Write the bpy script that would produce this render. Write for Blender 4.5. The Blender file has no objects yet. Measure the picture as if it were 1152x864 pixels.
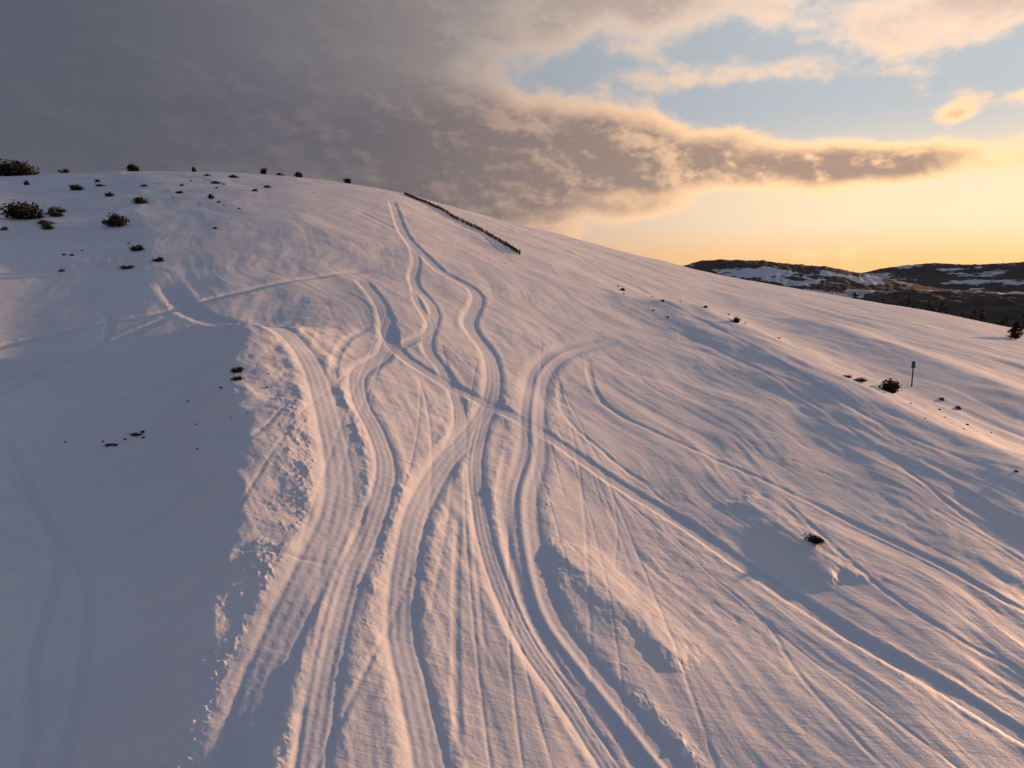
import bpy, math, numpy as np, random
random.seed(7)
sc=bpy.context.scene
ZC=20.0; H0=20.0
SUN_AZ=math.radians(55); SUN_EL=math.radians(6.6)
# ------------------------------------------------------------ noise helpers
def _perm(seed):
    r=np.random.RandomState(seed); p=r.permutation(256); return np.concatenate([p,p])
def perlin(x,y,seed=0):
    p=_perm(seed); ang=np.random.RandomState(seed+99).rand(256)*2*np.pi
    gx=np.cos(ang).astype(np.float32);gy=np.sin(ang).astype(np.float32)
    xf=np.floor(x);yf=np.floor(y);xi=xf.astype(np.int64)&255;yi=yf.astype(np.int64)&255
    fx=(x-xf).astype(np.float32);fy=(y-yf).astype(np.float32)
    u=fx*fx*fx*(fx*(fx*6-15)+10);v=fy*fy*fy*(fy*(fy*6-15)+10)
    def g(ix,iy,dx,dy):
        h=p[p[ix&255]+(iy&255)]; return gx[h]*dx+gy[h]*dy
    a=g(xi,yi,fx,fy);b=g(xi+1,yi,fx-1,fy);c=g(xi,yi+1,fx,fy-1);d=g(xi+1,yi+1,fx-1,fy-1)
    return (a+u*(b-a))+v*((c+u*(d-c))-(a+u*(b-a)))
def fbm(x,y,octs=4,seed=0,gain=.5):
    s=0;a=1.0
    for o in range(octs):
        s=s+a*perlin(x*2**o,y*2**o,seed+o*17); a*=gain
    return s
def sstep(a,b,x):
    t=np.clip((x-a)/(b-a),0,1); return t*t*(3-2*t)
# ------------------------------------------------------------ hill shape
SD=[(-0.622,0.117),(-0.57,0.1242),(-0.477,0.1343),(-0.385,0.139),(-0.297,0.1376),(-0.228,0.1308),(-0.156,0.1207),(-0.07,0.0989),(0.005,0.0795),(0.08,0.0596),(0.18,0.0333),(0.277,0.0097),(0.391,-0.0128),(0.497,-0.0311),(0.573,-0.0447),(0.637,-0.0582)]
_a=[-math.pi,-1.6,-1.0]+[s[0] for s in SD]+[1.0,1.6,math.pi]
_e=[0.0,0.0,0.10]+[s[1] for s in SD]+[-.12,-.12,0.0]
AT=np.linspace(-math.pi,math.pi,2001); ET=np.interp(AT,_a,_e)
k=np.exp(-np.linspace(-2.5,2.5,31)**2/2); k/=k.sum(); ET=np.convolve(np.pad(ET,15,mode='edge'),k,'valid')
RT=np.interp(AT,[-3.2,-.7,0,.7,3.2],[200,180,195,250,200])
def hbase(x,y):
    r=np.hypot(x,y); a=np.arctan2(x,y)
    e=np.interp(a,AT,ET); R=np.interp(a,AT,RT)
    q=(1-r/R)**2
    h=ZC+e*r-H0*q*np.where(r>R,5,1)
    lo=-75.0
    return np.where(h<lo+25, lo+25*np.exp(np.clip((h-lo-25)/25,-20,0)), h)
def spline(pts,step=.5):
    P=np.array(pts,float); P=np.vstack([2*P[0]-P[1],P,2*P[-1]-P[-2]]); out=[]
    for i in range(1,len(P)-2):
        p0,p1,p2,p3=P[i-1:i+3]; n=max(2,int(np.linalg.norm(p2-p1)/step))
        for t in np.linspace(0,1,n,endpoint=False):
            out.append(.5*((2*p1)+(-p0+p2)*t+(2*p0-5*p1+4*p2-p3)*t*t+(-p0+3*p1-3*p2+p3)*t**3))
    out.append(P[-2]); return np.array(out)
def poly_dist(X,Y,pts,width,step=.35):
    S=spline(pts,step); D=np.full(X.shape,1e9,np.float32);SG=np.zeros(X.shape,np.float32);T=np.zeros(X.shape,np.float32)
    m=(X>S[:,0].min()-width)&(X<S[:,0].max()+width)&(Y>S[:,1].min()-width)&(Y<S[:,1].max()+width)
    idx=np.flatnonzero(m.ravel()); x=X.ravel()[idx];y=Y.ravel()[idx]
    d=np.full(len(idx),1e9);sg=np.zeros(len(idx));tt=np.zeros(len(idx)); n=len(S)-1
    ordy=np.argsort(y); ys=y[ordy]
    for i in range(n):
        a=S[i];b=S[i+1]; lo=np.searchsorted(ys,min(a[1],b[1])-width);hi=np.searchsorted(ys,max(a[1],b[1])+width)
        j=ordy[lo:hi]; xx=x[j]
        mm=(xx>min(a[0],b[0])-width)&(xx<max(a[0],b[0])+width); j=j[mm]
        if len(j)==0: continue
        ab=b-a; L=ab@ab; px=x[j]-a[0];py=y[j]-a[1]; t=np.clip((px*ab[0]+py*ab[1])/L,0,1)
        qx=px-t*ab[0];qy=py-t*ab[1]; dd=np.hypot(qx,qy); b2=dd<d[j]; jj=j[b2]
        d[jj]=dd[b2]; sg[jj]=np.sign(px*ab[1]-py*ab[0])[b2]; tt[jj]=((i+t)/n)[b2]
    D.ravel()[idx]=d;SG.ravel()[idx]=sg;T.ravel()[idx]=tt
    return D,SG,T
T1=[(-28.4,57.1),(-23.3,50.5),(-18.9,48.0),(-14.7,45.3),(-12.0,41.3),(-9.9,36.3),(-8.2,31.7),(-7.5,28.4),(-7.5,25.1),(-7.7,22.4),(-7.8,20.2),(-7.7,17.5),(-7.6,14)]
T2=[(-14.4,66.2),(-10.6,56.9),(-8.8,48.4),(-9.6,43.1),(-8.7,39.0),(-7.1,35.6),(-6.1,32.4),(-6.0,28.3),(-6.2,24.9),(-6.1,21.6),(-5.7,17.8),(-5.2,14)]
T3=[(-14.3,93.9),(-10.9,79.6),(-9.7,69.1),(-6.8,60.6),(-6.3,51.3),(-4.7,47.2),(-3.5,43.5),(-3.1,39.9),(-3.4,36.5)]
T4=[(-22.7,133.8),(-14.3,93.9),(-8.5,77.9),(-3.7,71.0),(-3.7,59.7),(-1.8,53.2),(-1.3,46.5),(-2.2,40.5),(-3.7,34.5),(-4.3,30.2),(-4.3,26.5),(-4,23.3),(-3.2,20.9),(-2.4,18.5),(-1.2,14)]
T5=[(-10.2,54.3),(-8.2,48.8),(-5.1,46),(-2.1,44.5),(1.3,42.8),(5.4,39.2),(8.9,36.3),(12.5,32.4),(15.3,29),(17.7,26.3),(19.5,24),(23,20)]
T6=[(10,67.8),(5.5,61.5),(2.4,53.8),(1.4,45.6),(1.2,39.3),(0.5,34.2),(0.6,29.8),(1.2,26.2),(2.5,23.9),(3.8,22.1),(4.9,20.6),(8.5,16)]
T7=[(-1.7,42.1),(-2,36.4),(-1.5,31.6),(-0.8,28),(0.5,24.5),(2,22.2),(3.3,20.1),(6,16)]
T8=[(6.6,60.8),(6.3,52.3),(7.9,48.6),(11.8,46),(15.5,42.7),(19.6,39.2),(23.4,35.7),(25.6,32.5),(30,27)]
T9=[(3.6,52.9),(3.6,46.4),(5.8,42.1),(8.5,38.7)]
T10=[(15.2,96),(22,83.8),(26.5,67.2),(30,53.8),(35.5,46.2)]
T11=[(-34,38),(-31.2,41.9),(-28.9,45.4),(-25.1,49.6),(-22.2,55.2),(-14,70.6)]
T12=[(-28,32),(-27.4,36.5),(-26.9,40.3),(-25.3,44),(-24.1,48.7)]
T13=[(-12.8,14),(-13.2,16.9),(-15.2,20.3),(-16.9,24.2),(-18.7,26.5),(-23,30.2)]
T14=[(-11.8,14),(-12.3,17.1),(-14.1,21.3),(-15.7,23.9),(-20.1,28.1),(-25,33)]
T15=[(-1.6,18.7),(-2,22.8),(-2.3,26.9),(-2.5,31.2)]
T16=[(-0.1,40.6),(-0.6,33.5),(0.2,27.8),(1.5,24),(3.1,21.2),(3.9,20.3),(5.5,17)]
T17=[(-5.8,17.8),(-6.1,22),(-6.3,25.9),(-6.9,30.6),(-8.3,35),(-10.6,40.6),(-11.5,46.8),(-10.7,53.2)]
T18=[(12.9,21.9),(11.7,25.9),(11.5,29.6)]
T19=[(16.1,41.2),(17.9,34.4),(20,30.1),(22.2,27.8)]
T20=[(-1.9,95.2),(13.2,83.5),(23.3,65.4),(27.1,48.2),(28.8,36.9)]
T21=[(-28.2,109.4),(-21.7,104.3),(-14.3,93.9)]
T23=[(-8.2,48.8),(-6.5,55),(-8.5,62),(-9.7,69)]
T24=[(-30,50),(-27.5,47.5),(-26,43),(-28,38),(-30,33)]
T25=[(-20,20),(-16,25),(-12.6,31),(-11.6,36)]
TRACKS=[(T1,.85,.095,'wide'),(T2,.62,.068,'wide'),(T3,.5,.07,'wide'),(T4,.68,.10,'wide'),(T5,.55,.095,'wide'),(T6,1.0,.085,'twin'),(T7,.5,.065,'wide'),
(T23,.35,.05,'wide'),
(T8,.26,.05,'thin'),(T9,.2,.035,'thin'),(T10,.35,.05,'thin'),(T11,.35,.11,'thin'),(T12,.3,.11,'thin'),(T24,.25,.08,'thin'),(T13,.24,.09,'thin'),(T14,.22,.08,'thin'),(T25,.12,.03,'thin'),
(T15,.15,.035,'thin'),(T16,.2,.04,'thin'),(T17,.25,.045,'thin'),(T18,.13,.02,'thin'),(T19,.2,.03,'thin'),(T20,.25,.04,'thin'),(T21,.45,.055,'thin')]
_rg=np.random.RandomState(21)
for q in range(20):
    x0=-11+16*_rg.rand();y0=66-25*_rg.rand();L=18+25*_rg.rand();bend=_rg.normal()*1.8;dx=(_rg.rand()-.35)*7
    pts=[(x0+dx*t+bend*math.sin(t*3.1),y0-L*t) for t in np.linspace(0,1,5)]
    TRACKS.append((pts,.05+.06*_rg.rand(),.009+.012*_rg.rand(),'thin'))
for q in range(17):
    x0=0+30*_rg.rand();y0=80-42*_rg.rand();L=15+25*_rg.rand();bend=_rg.normal()*1.3;k_=.45+.25*_rg.rand()
    pts=[(x0+k_*L*t+bend*math.sin(t*3.1),y0-.8*L*t) for t in np.linspace(0,1,5)]
    TRACKS.append((pts,.05+.08*_rg.rand(),.009+.012*_rg.rand(),'thin'))
for q in range(18):
    x0=-24+11*_rg.rand();y0=18+20*_rg.rand();L=6+10*_rg.rand();an=_rg.rand()*math.pi;bend=_rg.normal()*.5
    pts=[(x0+L*math.cos(an)*t-bend*math.sin(t*3.1)*math.sin(an),y0+L*math.sin(an)*t+bend*math.sin(t*3.1)*math.cos(an)) for t in np.linspace(0,1,5)]
    TRACKS.append((pts,.05+.05*_rg.rand(),.018+.02*_rg.rand(),'thin'))
def ridge(X,Y,pts,h,wl,wr,f0=.15,f1=.15):
    D,S,T=poly_dist(X,Y,pts,max(wl,wr)*3.2,1.0)
    w=np.where(S>0,wr,wl); f=np.exp(-(D/w)**1.6)
    return h*f*sstep(0,f0,T)*sstep(1,1-f1,T)
def build_height(X,Y):
    hs=hbase(X,Y); r=np.hypot(X,Y)
    w1=fbm(X/4.5,Y/4.5,2,5); w2=fbm(X/4.5,Y/4.5,2,25); f1=fbm(X/1.5,Y/1.5,4,6); f2=fbm(X/1.5,Y/1.5,4,26)
    SC=[(-19,50),(-16.8,44),(-14.8,37.5),(-13.2,33),(-11.4,29.2),(-10.5,25.5),(-10.3,21),(-10.6,15),(-11,10)]
    s0=ridge(X+w1*1.0,Y+w2,SC,1.45,5.5,2.5,.15,.65)
    hs=hs+s0
    hd=(ridge(X+w1*1.0+f1*1.0,Y+w2+f2*1.0,SC,1.45,5.5,2.5,.15,.65)-s0)*.6
    L1=[(1.8,31),(2.9,29.1),(4.6,27.3),(5.8,26.0),(6.6,25)];L2=[(13.2,40),(14.6,37.9),(15.8,35.6),(16.8,32.6)]
    hd=hd+ridge(X+w1*.6+f1*.7,Y+f2*.7,L1,.2,1.8,.8)
    hd=hd+ridge(X+w1*.6+f1*.8,Y+f2*.8,L2,.22,1.9,1.7)
    hs=hs+ridge(X+w1*1.2,Y,[(23,100),(26.5,84),(29,70),(33,58),(39,49),(48,40)],1.9,7.5,12)
    hs=hs+ridge(X,Y+w1*1.2,[(44,110),(50,88),(58,72),(68,60)],1.3,7,11)
    hs=hs+ridge(X+w1*1.2,Y,[(14,47),(17,40),(22,33),(26,27),(31,22)],.15,3.5,5)
    plain=sstep(-12,-20,X+0.25*(Y-30))*sstep(60,45,Y)
    topl=sstep(-14,-30,X)*sstep(50,65,Y)
    near=np.exp(-(r/400)**2)
    amp=(1-.65*plain)*near*(1-.5*topl)
    ux=.5*X-.87*Y; uy=.87*X+.5*Y
    wx=ux+fbm(X/15,Y/15,2,61)*5; wy=uy+fbm(X/15,Y/15,2,71)*4
    rt=sstep(2,14,X)
    hs=hs+amp*(.55*fbm(X/26,Y/26,2,1)+.17*fbm(X/8,Y/8,2,31)+.2*fbm(wx/28,wy/6,1,41,.42))
    hd=hd+amp*(.045*fbm(X/2.4,Y/2.4,2,33)+(.07+.025*rt)*fbm(wx/14,wy/2.6,2,43,.42)+(.026+.012*rt)*fbm(wx/5,wy/.8,3,51)*sstep(170,70,r))
    pat=sstep(-.05,.35,fbm(X/6,Y/9,3,81))
    hd=hd+amp*(.15+.85*pat)*.036*fbm(X/1.1,Y/1.1,4,91,.56)*sstep(140,70,r)
    prof_all=np.zeros(X.shape,np.float32)
    trk=np.zeros(X.shape,np.float32); edge=np.zeros(X.shape,np.float32); flat=np.zeros(X.shape,np.float32)
    nz=fbm(X/1.1,Y/1.1,3,7); rgh=fbm(X/.5,Y/.5,3,13); churn=fbm(X/.28,Y/.28,2,15)
    for i,(pts,w,dp,kind) in enumerate(TRACKS):
        D,S,T=poly_dist(X,Y,pts,w*3+.3)
        fade=sstep(0,.12,T)*sstep(1,.9,T) if kind=='thin' else sstep(0,.06,T)*sstep(1.0,.985,T)**(1 if pts[-1][1]>30 else 0)
        De=D+nz*.05 if kind!='thin' else D
        g=1/(1+np.exp(np.clip((De-w)/(.14*w+.03),-30,30)))
        prof=-dp*g
        if kind in('wide','twin'):
            prof=prof+g*.005*np.cos(D*2*np.pi/(w*.5))+g*.010*churn
            prof=prof-g*.02*np.exp(-((De-w*.7)/(.18*w))**2)
        if kind=='twin': prof=prof+g*.07*np.exp(-(D/.24)**2)
        berm=np.exp(-((De-w*1.35)/(.34*w+.05))**2)
        prof=prof+dp*.26*berm*np.clip(1+1.1*rgh,0,2)*(1-.9*trk)
        if kind!='thin': prof_all=prof_all*(1-.8*g*fade)
        prof_all=prof_all+prof*fade
        trk=np.maximum(trk,g*fade*(1 if kind!='thin' else .5)); edge=np.maximum(edge,berm*fade)
        if kind!='thin':
            flat=np.maximum(flat,fade/(1+np.exp(np.clip((D-w*1.15)/(.14*w),-30,30))))
    h=hs+hd*(1-.86*flat)+prof_all
    D,S,T=poly_dist(X,Y,T1,3.5)
    m2=sstep(3.4,1.1,D)*sstep(.95,1.2,D)*sstep(.45,.6,T)*(1-flat)
    lump=np.clip(perlin(X/.24,Y/.24,3)-.1,0,1)+np.clip(perlin(X/.12,Y/.12,4)-.12,0,1)*.6
    h=h+lump*.17*m2*sstep(-.3,.3,fbm(X/1.1,Y/1.1,2,8)+.1)
    D6,S6,T6_=poly_dist(X,Y,T6,3)
    h=h+lump*.12*sstep(2.2,1.1,D6)*sstep(1.0,1.15,D6)*sstep(.3,.5,T6_)*(1-flat)*sstep(0,.4,fbm(X/1.3,Y/1.3,2,18)+.1)
    return h,trk,edge
def spaced(r0,r1,f):
    out=[r0]
    while out[-1]<r1: out.append(out[-1]+f(out[-1]))
    return out
rr=[0.4,1,2,4,6,8,10,12]+spaced(13.5,300,lambda r:min(max(r*r/15560*1.2,.012),.6))
rr+=[r for r in spaced(302,9000,lambda r:r*.05)]
DA=.08
dense=np.radians(np.arange(-47,47.001,DA)); rest=np.radians(np.arange(49,312,2.0))
aa=np.concatenate([dense,rest]); rr=np.array(rr)
A,R=np.meshgrid(aa,rr); X=(R*np.sin(A));Y=(R*np.cos(A))
Hh,TR,ED=build_height(X,Y)
NR,NA=X.shape
def grid_mesh(name,X,Y,Z,closed=False,attrs=None):
    nr,na=X.shape; co=np.stack([X,Y,Z],-1).reshape(-1,3).astype(np.float32)
    idx=np.arange(nr*na).reshape(nr,na)
    if closed: idx=np.concatenate([idx,idx[:,:1]],1)
    q=np.stack([idx[:-1,:-1],idx[1:,:-1],idx[1:,1:],idx[:-1,1:]],-1).reshape(-1,4)[:, ::-1]
    me=bpy.data.meshes.new(name); me.vertices.add(len(co)); me.vertices.foreach_set('co',co.ravel())
    me.loops.add(q.size); me.loops.foreach_set('vertex_index',q.ravel().astype(np.int32))
    me.polygons.add(len(q)); me.polygons.foreach_set('loop_start',np.arange(0,q.size,4,dtype=np.int32))
    me.polygons.foreach_set('use_smooth',np.ones(len(q),bool))
    if attrs:
        for n,v in attrs.items():
            a=me.attributes.new(n,'FLOAT','POINT'); a.data.foreach_set('value',v.ravel().astype(np.float32))
    me.update(calc_edges=True)
    ob=bpy.data.objects.new(name,me); sc.collection.objects.link(ob); return ob
ground=grid_mesh("snow_ground",X,Y,Hh,True,{'packed':TR,'berm':ED})
def gz(x,y):
    a=math.atan2(x,y); r=math.hypot(x,y)
    if abs(math.degrees(a))>46.9: return float(hbase(np.array([x]),np.array([y]))[0])
    fi=(math.degrees(a)+47)/DA; i=int(fi); j=int(np.searchsorted(rr,r))-1
    s=fi-i;t=(r-rr[j])/(rr[j+1]-rr[j])
    return float((Hh[j,i]*(1-s)+Hh[j,i+1]*s)*(1-t)+(Hh[j+1,i]*(1-s)+Hh[j+1,i+1]*s)*t)
# ------------------------------------------------------------ material helpers
class N:
    def __init__(s,nt): s.nt=nt
    def new(s,t,**k):
        n=s.nt.nodes.new(t)
        for a,b in k.items(): setattr(n,a,b)
        return n
    def set(s,inp,v):
        if isinstance(v,bpy.types.NodeSocket): s.nt.links.new(v,inp)
        else: inp.default_value=v
    def m(s,op,a,b=0.0,c=0.0,clamp=False):
        n=s.new('ShaderNodeMath',operation=op,use_clamp=clamp)
        for i,v in enumerate((a,b,c)): s.set(n.inputs[i],v)
        return n.outputs[0]
    def mix(s,f,a,b,mode='MIX'):
        n=s.new('ShaderNodeMix',data_type='RGBA',blend_type=mode)
        s.set(n.inputs[0],f)
        for i,v in((6,a),(7,b)):
            s.set(n.inputs[i],v if isinstance(v,bpy.types.NodeSocket) else (*v,1))
        return n.outputs[2]
    def ss(s,v,a,b,lo=0.0,hi=1.0):
        n=s.new('ShaderNodeMapRange',interpolation_type='SMOOTHSTEP')
        s.set(n.inputs[0],v); n.inputs[1].default_value=a;n.inputs[2].default_value=b;n.inputs[3].default_value=lo;n.inputs[4].default_value=hi
        return n.outputs[0]
    def noise(s,vec,scale,detail=4,rough=.5,dist=0.0):
        n=s.new('ShaderNodeTexNoise'); s.set(n.inputs['Vector'],vec)
        n.inputs['Scale'].default_value=scale;n.inputs['Detail'].default_value=detail;n.inputs['Roughness'].default_value=rough;n.inputs['Distortion'].default_value=dist
        return n.outputs[0]
def mat(name,col=(.5,.5,.5),rough=.8,spec=.3):
    m=bpy.data.materials.new(name);m.use_nodes=True;n=N(m.node_tree);b=m.node_tree.nodes['Principled BSDF']
    b.inputs['Base Color'].default_value=(*col,1);b.inputs['Roughness'].default_value=rough;b.inputs['Specular IOR Level'].default_value=spec
    return m,n,b
ms,n,b=mat("snow",(.86,.88,.92),.55,.2)
pos=n.new('ShaderNodeNewGeometry').outputs['Position']
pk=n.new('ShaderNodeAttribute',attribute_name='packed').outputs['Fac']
v=n.noise(pos,.12,3,.6)
c=n.mix(n.ss(v,.35,.7),(.85,.85,.87),(.93,.925,.92))
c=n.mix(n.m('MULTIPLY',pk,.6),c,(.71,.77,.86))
n.set(b.inputs['Base Color'],c)
mp=n.new('ShaderNodeMapping'); n.set(mp.inputs[0],pos); mp.inputs['Rotation'].default_value=(0,0,math.radians(60)); mp.inputs['Scale'].default_value=(.3,2.4,1)
h1=n.noise(mp.outputs[0],1.3,4,.62); h2=n.noise(pos,8,3,.68)
hs=n.m('MULTIPLY',n.m('ADD',n.m('MULTIPLY',h1,.045),n.m('MULTIPLY',h2,.018)),n.m('MULTIPLY_ADD',pk,-.45,1.0))
bp=n.new('ShaderNodeBump'); n.set(bp.inputs['Height'],hs); bp.inputs['Strength'].default_value=.78; bp.inputs['Distance'].default_value=1.0
n.set(b.inputs['Normal'],bp.outputs[0])
ground.data.materials.append(ms)
# ------------------------------------------------------------ distant hills
mh,n,b=mat("forested_hillside",(.03,.03,.02),.9,.1)
pos=n.new('ShaderNodeNewGeometry').outputs['Position']
f=n.noise(pos,.005,5,.62); fine=n.noise(pos,.05,4,.6)
fo=n.mix(fine,(.058,.045,.041),(.13,.098,.078))  # forest browns lightened: distance haze put into the base colour
snowf=n.ss(n.m('ADD',f,n.m('MULTIPLY',fine,.14)),.60,.63)
n.set(b.inputs['Base Color'],n.mix(snowf,fo,(.78,.78,.82)))
def hills():
    a=np.radians(np.linspace(8,75,600)); r=np.concatenate([np.linspace(420,1200,110),np.linspace(1210,5200,170)])
    A,R=np.meshgrid(a,r);X=R*np.sin(A);Y=R*np.cos(A)
    def crest(R0,w,az,el):
        e=np.interp(np.degrees(A),az,el); return (e*R0+95)*np.exp(-((R-R0)/w)**2)
    z=-75+np.zeros_like(X)
    z=np.maximum(z,-75+crest(2600,520,[8,13,15,20,24,27,31,40,60],[-.005,.008,.017,.016,.008,-.004,-.018,-.03,-.03]))
    z=np.maximum(z,-75+crest(3900,700,[8,22,25,28,31,33,36,45,60],[-.01,-.01,-.002,.010,.015,.014,.015,.016,.012]))
    z=np.maximum(z,-75+crest(1000,260,[8,20,26,30,36,50],[-.06,-.05,-.042,-.035,-.034,-.032]))
    z=z+fbm(X/420,Y/420,4,3,.42)*18*sstep(450,900,R)+fbm(X/26,Y/26,3,9)*6*sstep(450,900,R)
    z=z+ZC-60*sstep(700,420,R)
    ob=grid_mesh("distant_hills",X,Y,z); ob.data.materials.append(mh); return ob
hills()
# ------------------------------------------------------------ leaf geometry
mleaf,n,b=mat("dark_foliage",(.03,.032,.02),.8,.15)
oi=n.new('ShaderNodeNewGeometry').outputs['Position']; n.set(b.inputs['Base Color'],n.mix(n.ss(n.noise(oi,2.5,3),.35,.65),(.022,.022,.015),(.06,.045,.028)))
mtwig,n,b=mat("twig_bark",(.05,.035,.025),.9,.1)
mrock,n,b=mat("lichen_rock",(.09,.08,.07),.9,.2)
oi=n.new('ShaderNodeNewGeometry').outputs['Position']; n.set(b.inputs['Base Color'],n.mix(n.noise(oi,3,4),(.04,.036,.032),(.11,.1,.088)))
mwood,n,b=mat("weathered_wood",(.12,.085,.06),.85,.2)
oi=n.new('ShaderNodeNewGeometry').outputs['Position']; n.set(b.inputs['Base Color'],n.mix(n.noise(oi,6,4),(.05,.036,.026),(.12,.085,.06)))
mmet,n,b=mat("dark_metal",(.05,.05,.055),.5,.5)
def mesh_ob(name,V,Fc,mats,mi=None,smooth=False):
    me=bpy.data.meshes.new(name);me.from_pydata(V,[],Fc)
    for m in mats: me.materials.append(m)
    if mi: me.polygons.foreach_set('material_index',mi)
    me.update(); ob=bpy.data.objects.new(name,me);sc.collection.objects.link(ob);return ob
def tube(V,Fc,MI,p,q,r0,r1,m,sides=5):
    p=np.array(p,float);q=np.array(q,float);d=q-p;d/=np.linalg.norm(d)+1e-9
    u=np.cross(d,[0,0,1.]); 
    if np.linalg.norm(u)<.1:u=np.cross(d,[1.,0,0])
    u/=np.linalg.norm(u);w=np.cross(d,u);b0=len(V)
    for c,r in((p,r0),(q,r1)):
        for i in range(sides):
            t=2*math.pi*i/sides;V.append(tuple(c+r*(math.cos(t)*u+math.sin(t)*w)))
    for i in range(sides):
        j=(i+1)%sides;Fc.append((b0+i,b0+j,b0+sides+j,b0+sides+i));MI.append(m)
    Fc.append(tuple(b0+sides+i for i in range(sides)));MI.append(m)
def leaf(V,Fc,MI,c,s,m,rng):
    a=rng.normal(size=3);a/=np.linalg.norm(a);bb=np.cross(a,rng.normal(size=3));bb/=np.linalg.norm(bb)
    i=len(V);V.extend([tuple(c-a*s),tuple(c+bb*s*.5),tuple(c+a*s),tuple(c-bb*s*.5)]);Fc.append((i,i+1,i+2,i+3));MI.append(m)
def shrub(x,y,w,h,seed,dens=1.0):
    rng=np.random.RandomState(seed);V=[];Fc=[];MI=[]
    nb=int(7+5*w)
    for k in range(nb):
        t=rng.rand()*2*math.pi;rad=w*.5*math.sqrt(rng.rand());hh=h*(.35+.65*rng.rand())*(1-.5*(rad/(w*.5))**2)
        tip=np.array([rad*math.cos(t),rad*math.sin(t),hh]);base=np.array([tip[0]*.3,tip[1]*.3,-.1])
        tube(V,Fc,MI,base,tip,.035*h,.008*h,1,4)
        for q in range(int(70*dens)):
            f=rng.rand()**.6;c=base+(tip-base)*f+rng.normal(size=3)*np.array([.11*w,.11*w,.09*h])
            if c[2]<0: c[2]=abs(c[2])*.5
            leaf(V,Fc,MI,c,.06*h+.05*rng.rand()*h+.02,0,rng)
    ob=mesh_ob("juniper_shrub",V,Fc,[mleaf,mtwig],MI);ob.location=(x,y,gz(x,y)-.03);return ob
def boulder(x,y,s,seed):
    import bmesh
    rng=np.random.RandomState(seed);bm=bmesh.new();bmesh.ops.create_icosphere(bm,subdivisions=3,radius=1)
    o=rng.rand(3)*10
    from mathutils import noise,Vector
    st=np.array([1,.8,.65])*(.85+.3*rng.rand(3))
    for v in bm.verts:
        d=noise.noise(v.co*1.3+Vector(o))*.45+noise.noise(v.co*3.5+Vector(o))*.16
        v.co=v.co*(1+d);v.co.x*=st[0];v.co.y*=st[1];v.co.z*=st[2]
    me=bpy.data.meshes.new("boulder");bm.to_mesh(me);bm.free();me.materials.append(mrock)
    ob=bpy.data.objects.new("boulder",me);ob.scale=(s,s,s);ob.location=(x,y,gz(x,y)+.15*s);ob.rotation_euler[2]=rng.rand()*6;sc.collection.objects.link(ob)
SH=[(-53.4,77.7,3.3,2.1),(-42.5,76.2,2.5,1.5),(-47.3,90.5,1.8,.9),(-33,60.1,1.1,.35),(-31.7,62.9,1.0,.5),(-15.3,38.4,.75,.32),(-15,37.3,.55,.25),
(27.1,84.3,1.1,.8),(36.7,66.1,1.9,1.4),(16.4,35.9,.9,.5),(-94.3,135,7.5,3.0),(-101,133,5,2.2),(-80.7,152.5,2.2,1.6),(-60.9,175.5,1.4,1.7),(-54,180.8,2.0,1.6),(-72.1,162.1,1.0,1.2),(-93,148.5,1.8,1.0),(-63.2,103.2,1.8,.9),(-35.2,66.2,1.2,.6),(33.5,66,1.3,.4),(32.6,66.5,.9,.3),
(-51.2,79.5,1.6,.6),(-49.6,75.2,1.5,.55),(-48,73,1.2,.5),(-43.8,79,1.2,.5),(-18.6,33.5,.6,.12),(-19.4,32.6,.5,.1),(-52.6,82,1.6,.8),(-42.6,185,1.8,1.7)]
_r=np.random.RandomState(33)
for q in range(12): SH.append((-78+42*_r.rand(),85+70*_r.rand(),.7+.9*_r.rand(),.35+.45*_r.rand()))
for i,(x,y,w,h) in enumerate(SH): shrub(x,y,w,h,i+1)
BO=[(-52.7,81.5,.55),(-51.5,80.2,.4),(-48.9,74.3,.45),(-51.6,71.9,.4),(-50.4,76,.3),(-37.5,58.4,.25),(-51.4,111.1,.4),(-40,110.9,.5),(-19.1,32.5,.12),(-18.4,33.7,.11),(-18.7,33.4,.1),(-18.1,33.2,.08),(-18.9,33.0,.07),
(19.3,89.2,.3),(25.1,90.3,.3),(15.3,96.7,.45),(42.9,68,.3),(43.3,66,.35),(35.7,47.5,.16),(-57,176,.8)]
rng=np.random.RandomState(5)
for i in range(34):
    x=-70+38*rng.rand();y=62+60*rng.rand(); BO.append((x,y,.1+.22*rng.rand()**2))
for i in range(10): BO.append((-22+9*rng.rand(),31+8*rng.rand(),.04+.05*rng.rand()))
for i in range(10): BO.append((14+18*rng.rand(),80+20*rng.rand(),.1+.1*rng.rand()))
for i in range(8): BO.append((33+12*rng.rand(),52+16*rng.rand(),.06+.09*rng.rand()))
for i,(x,y,s) in enumerate(BO): boulder(x,y,s,i+50)
def pine(x,y,h,seed):
    rng=np.random.RandomState(seed);V=[];Fc=[];MI=[]
    tube(V,Fc,MI,(0,0,-.3),(0,0,h*.96),h*.03,h*.006,1,7)
    z=.12*h
    while z<h*.98:
        L=h*.42*(1-z/h)**.7+.1
        for k in range(6):
            if rng.rand()<.15: continue
            t=rng.rand()*6.28;l=L*(.7+.5*rng.rand());tip=np.array([l*math.cos(t),l*math.sin(t),z-.1*l+.15*l*rng.rand()]);base=np.array([0,0,z])
            tube(V,Fc,MI,base,tip,.012*h,.003*h,1,4)
            for q in range(34):
                f=.15+.85*rng.rand();leaf(V,Fc,MI,base+(tip-base)*f+rng.normal(size=3)*.035*h*(1.1-z/h+.2),.03*h+.02*h*rng.rand(),0,rng)
        z+=h*.055
    ob=mesh_ob("pine_tree",V,Fc,[mleaf,mtwig],MI);ob.location=(x,y,gz(x,y));return ob
pine(98.5,135.2,3.6,3)
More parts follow.
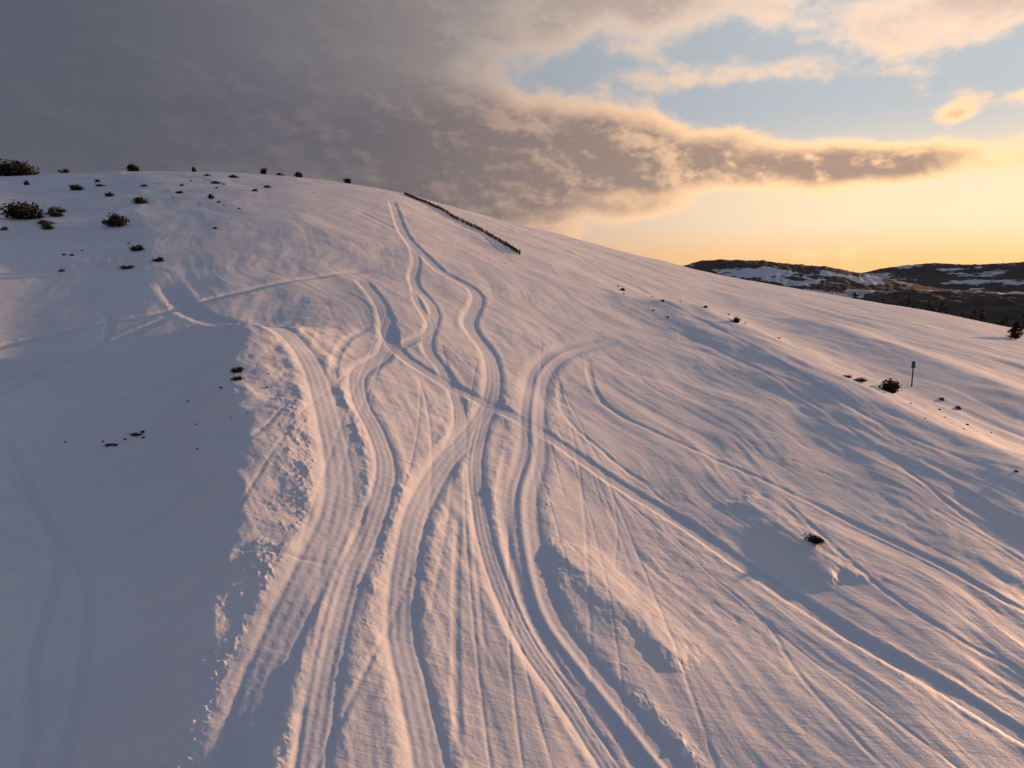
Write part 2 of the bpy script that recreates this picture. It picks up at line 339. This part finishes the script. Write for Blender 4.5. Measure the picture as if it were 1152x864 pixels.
def treeline():
    rng=np.random.RandomState(11);V=[];Fc=[];MI=[]
    for i in range(170):
        a=math.radians(23+18*rng.rand());r=290+40*rng.rand();x=r*math.sin(a);y=r*math.cos(a);z0=gz(x,y);h=5+5.5*rng.rand()
        tube(V,Fc,MI,(x,y,z0-.5),(x,y,z0+h*.9),.15,.04,1,4)
        for q in range(90):
            f=rng.rand();rad=h*.3*(1-f)+.2;t=rng.rand()*6.28
            leaf(V,Fc,MI,np.array([x+rad*math.cos(t)*rng.rand()**.5,y+rad*math.sin(t)*rng.rand()**.5,z0+h*(.1+.9*f)]),.35+.3*rng.rand(),0,rng)
    mesh_ob("distant_tree_line",V,Fc,[mleaf,mtwig],MI)
treeline()
def fence():
    pts=spline([(-25.5,168.8),(-18.1,151),(-10.1,132),(-4.1,117.6),(1.2,102.7)],1.0);V=[];Fc=[];MI=[];rng=np.random.RandomState(2)
    prev=None
    for i,p in enumerate(pts):
        z=gz(*p);lean=rng.normal()*.06;hh=.6+.15*rng.rand()
        if i%3==0:
            tube(V,Fc,MI,(p[0],p[1],z-.3),(p[0]+lean,p[1],z+hh+.15),.07,.06,0,6)
        if prev is not None:
            (a,za)=prev
            for f in(.15,.35,.55): tube(V,Fc,MI,(a[0],a[1],za+f),(p[0],p[1],z+f+rng.normal()*.02),.05,.05,0,4)
            for s in np.linspace(.08,.92,6):
                q=a+(p-a)*s;zq=za+(z-za)*s
                if rng.rand()<.85: tube(V,Fc,MI,(q[0],q[1],zq),(q[0]+rng.normal()*.03,q[1],zq+.5+.15*rng.rand()),.045,.045,0,4)
        prev=(p,z)
    mesh_ob("snow_fence",V,Fc,[mwood],MI)
fence()
def post():
    x,y=41.8,71.5;V=[];Fc=[];MI=[]
    tube(V,Fc,MI,(0,0,-.4),(0,0,2.3),.075,.06,0,8)
    tube(V,Fc,MI,(0,0,1.95),(0,0,2.55),.17,.17,1,8)
    tube(V,Fc,MI,(0,0,2.55),(0,0,2.66),.22,.05,1,8)
    tube(V,Fc,MI,(-.3,0,2.05),(.3,0,2.05),.03,.03,1,6)
    ob=mesh_ob("marker_post",V,Fc,[mwood,mmet],MI);ob.location=(x,y,gz(x,y))
post()
# ------------------------------------------------------------ sky
w=bpy.data.worlds.new("World");sc.world=w;w.use_nodes=True;nt=w.node_tree;nt.nodes.clear()
w.cycles.sampling_method='MANUAL';w.cycles.sample_map_resolution=512
n=N(nt)
tc=n.new('ShaderNodeTexCoord');sx=n.new('ShaderNodeSeparateXYZ');n.set(sx.inputs[0],tc.outputs['Generated'])
x_,y_,z_=sx.outputs
A_=n.m('MULTIPLY',n.m('ARCTAN2',x_,y_),180/math.pi);E_=n.m('MULTIPLY',n.m('ARCSINE',z_),180/math.pi)
def cvec(da,de,z):
    cv=n.new('ShaderNodeCombineXYZ');n.set(cv.inputs[0],n.m('MULTIPLY_ADD',A_,1/10,da/10));n.set(cv.inputs[1],n.m('MULTIPLY_ADD',E_,1/6,de/6));cv.inputs[2].default_value=z
    return cv.outputs[0]
c0=cvec(0,0,9.3);c1=cvec(.6,.5,9.3)
f1=n.noise(c0,1.25,8,.56,.12); f1b=n.noise(c1,1.25,6,.56,.12)
f2=n.noise(c0,3.2,6,.55,.1); f2b=n.noise(cvec(.3,.25,9.3),3.2,4,.55,.1)
BL=[(-32,14,24,14,1.35),(-12,20,15,7,.95),(7,20.5,10,2.3,1.0),(19,19,6,1.8,.5),(5,10.2,9.5,3.1,1.1),(-4,8,11,5,1.0),(16,8.9,9,2.1,1.12),(27.5,7.9,8.5,1.5,1.35),
(34,17.6,8,2.2,1.05),(31.3,10.9,1.4,.6,.65),(37,11.7,3,.7,.5),(18.5,15.0,6,1.1,.55),(12,5.6,6,.8,.35),(28,14,3,.7,.25)]
acc=0.0
for (a0,e0,ra,re,am) in BL:
    q=n.m('ADD',n.m('POWER',n.m('ABSOLUTE',n.m('MULTIPLY_ADD',A_,1/ra,-a0/ra)),2.0),n.m('POWER',n.m('ABSOLUTE',n.m('MULTIPLY_ADD',E_,1/re,-e0/re)),2.0))
    ex=n.m('EXPONENT',n.m('MULTIPLY',q,-1.0)); acc=n.m('MULTIPLY_ADD',ex,am,acc)
up=n.ss(E_,22,34); side=n.ss(n.m('ABSOLUTE',A_),42,58)
acc=n.m('ADD',acc,n.m('MULTIPLY',n.m('MAXIMUM',up,side),.8))
Fa=n.m('ADD',acc,n.m('ADD',n.m('MULTIPLY_ADD',f1,2.2,-1.1),n.m('MULTIPLY_ADD',f2,.55,-.275)))
dens=n.ss(Fa,.24,.68);thick=n.ss(Fa,.46,1.2)
right=n.ss(A_,-14,30); rmid=n.ss(A_,-34,14)
dl=n.m('ADD',n.m('SUBTRACT',f1,f1b),n.m('MULTIPLY',n.m('SUBTRACT',f2,f2b),.35))
litn=n.ss(dl,-.03,.12)
skt=n.new('ShaderNodeTexSky',sky_type='NISHITA',sun_disc=False);skt.sun_elevation=SUN_EL;skt.sun_rotation=SUN_AZ;skt.dust_density=2.0;skt.air_density=1.0
nis=n.mix(1.0,skt.outputs[0],(.08,.08,.08),'MULTIPLY')
hi=n.mix(right,(.30,.34,.40),(.54,.58,.62))
midc=n.mix(right,(.50,.38,.33),(1.1,.85,.58))
lo=n.mix(right,(.62,.40,.29),(1.15,.64,.27))
grad=n.mix(n.ss(E_,5.5,13),n.mix(n.ss(E_,.6,5.0),lo,midc),hi)
back=n.ss(n.m('ABSOLUTE',A_),44,75)
grad=n.mix(back,grad,(.145,.185,.27))
clear=n.mix(.92,nis,grad)
core=n.mix(rmid,(.098,.104,.136),(.21,.172,.172)); core=n.mix(right,core,(.46,.31,.24))
edge=n.mix(rmid,(.13,.135,.165),(.64,.45,.35)); edge=n.mix(right,edge,(1.4,.86,.45))
hiE=n.ss(E_,11.5,17)
corei=n.mix(hiE,core,n.mix(right,n.mix(rmid,(.10,.107,.140),(.33,.285,.265)),(.64,.49,.41)))
edgei=n.mix(hiE,edge,n.mix(right,n.mix(rmid,(.125,.13,.16),(.50,.41,.365)),(1.05,.78,.59)))
lw=n.m('MULTIPLY_ADD',right,.5,.3)
lit=n.m('SUBTRACT',1.0,n.m('MULTIPLY',thick,n.m('SUBTRACT',1.0,n.m('MULTIPLY',litn,lw))))
cl=n.mix(lit,corei,edgei)
cl=n.mix(n.ss(E_,22,36),cl,(.138,.168,.245))
cl=n.mix(back,cl,(.122,.143,.202))
col=n.mix(n.m('MULTIPLY',dens,.97),clear,cl)
bg=n.new('ShaderNodeBackground');n.set(bg.inputs[0],col);bg.inputs[1].default_value=1.0
wo=n.new('ShaderNodeOutputWorld');nt.links.new(bg.outputs[0],wo.inputs[0])
# ------------------------------------------------------------ sun
sl=bpy.data.lights.new("sun",'SUN');sl.energy=5.0;sl.angle=math.radians(1.2);sl.color=(1.0,.53,.27)
so=bpy.data.objects.new("sun",sl);sc.collection.objects.link(so)
from mathutils import Vector
sd=Vector((math.sin(SUN_AZ)*math.cos(SUN_EL),math.cos(SUN_AZ)*math.cos(SUN_EL),math.sin(SUN_EL)))
so.rotation_euler=sd.to_track_quat('Z','Y').to_euler()
# ------------------------------------------------------------ camera
cam=bpy.data.cameras.new("camera");co=bpy.data.objects.new("camera",cam);sc.collection.objects.link(co);sc.camera=co
co.location=(0,0,ZC);co.rotation_euler=(math.pi/2-math.radians(8.55),0,0);cam.sensor_width=36;cam.lens=24.31;cam.clip_start=.1;cam.clip_end=30000
sc.view_settings.view_transform='Standard';sc.view_settings.look='None';sc.view_settings.exposure=0;sc.view_settings.gamma=1
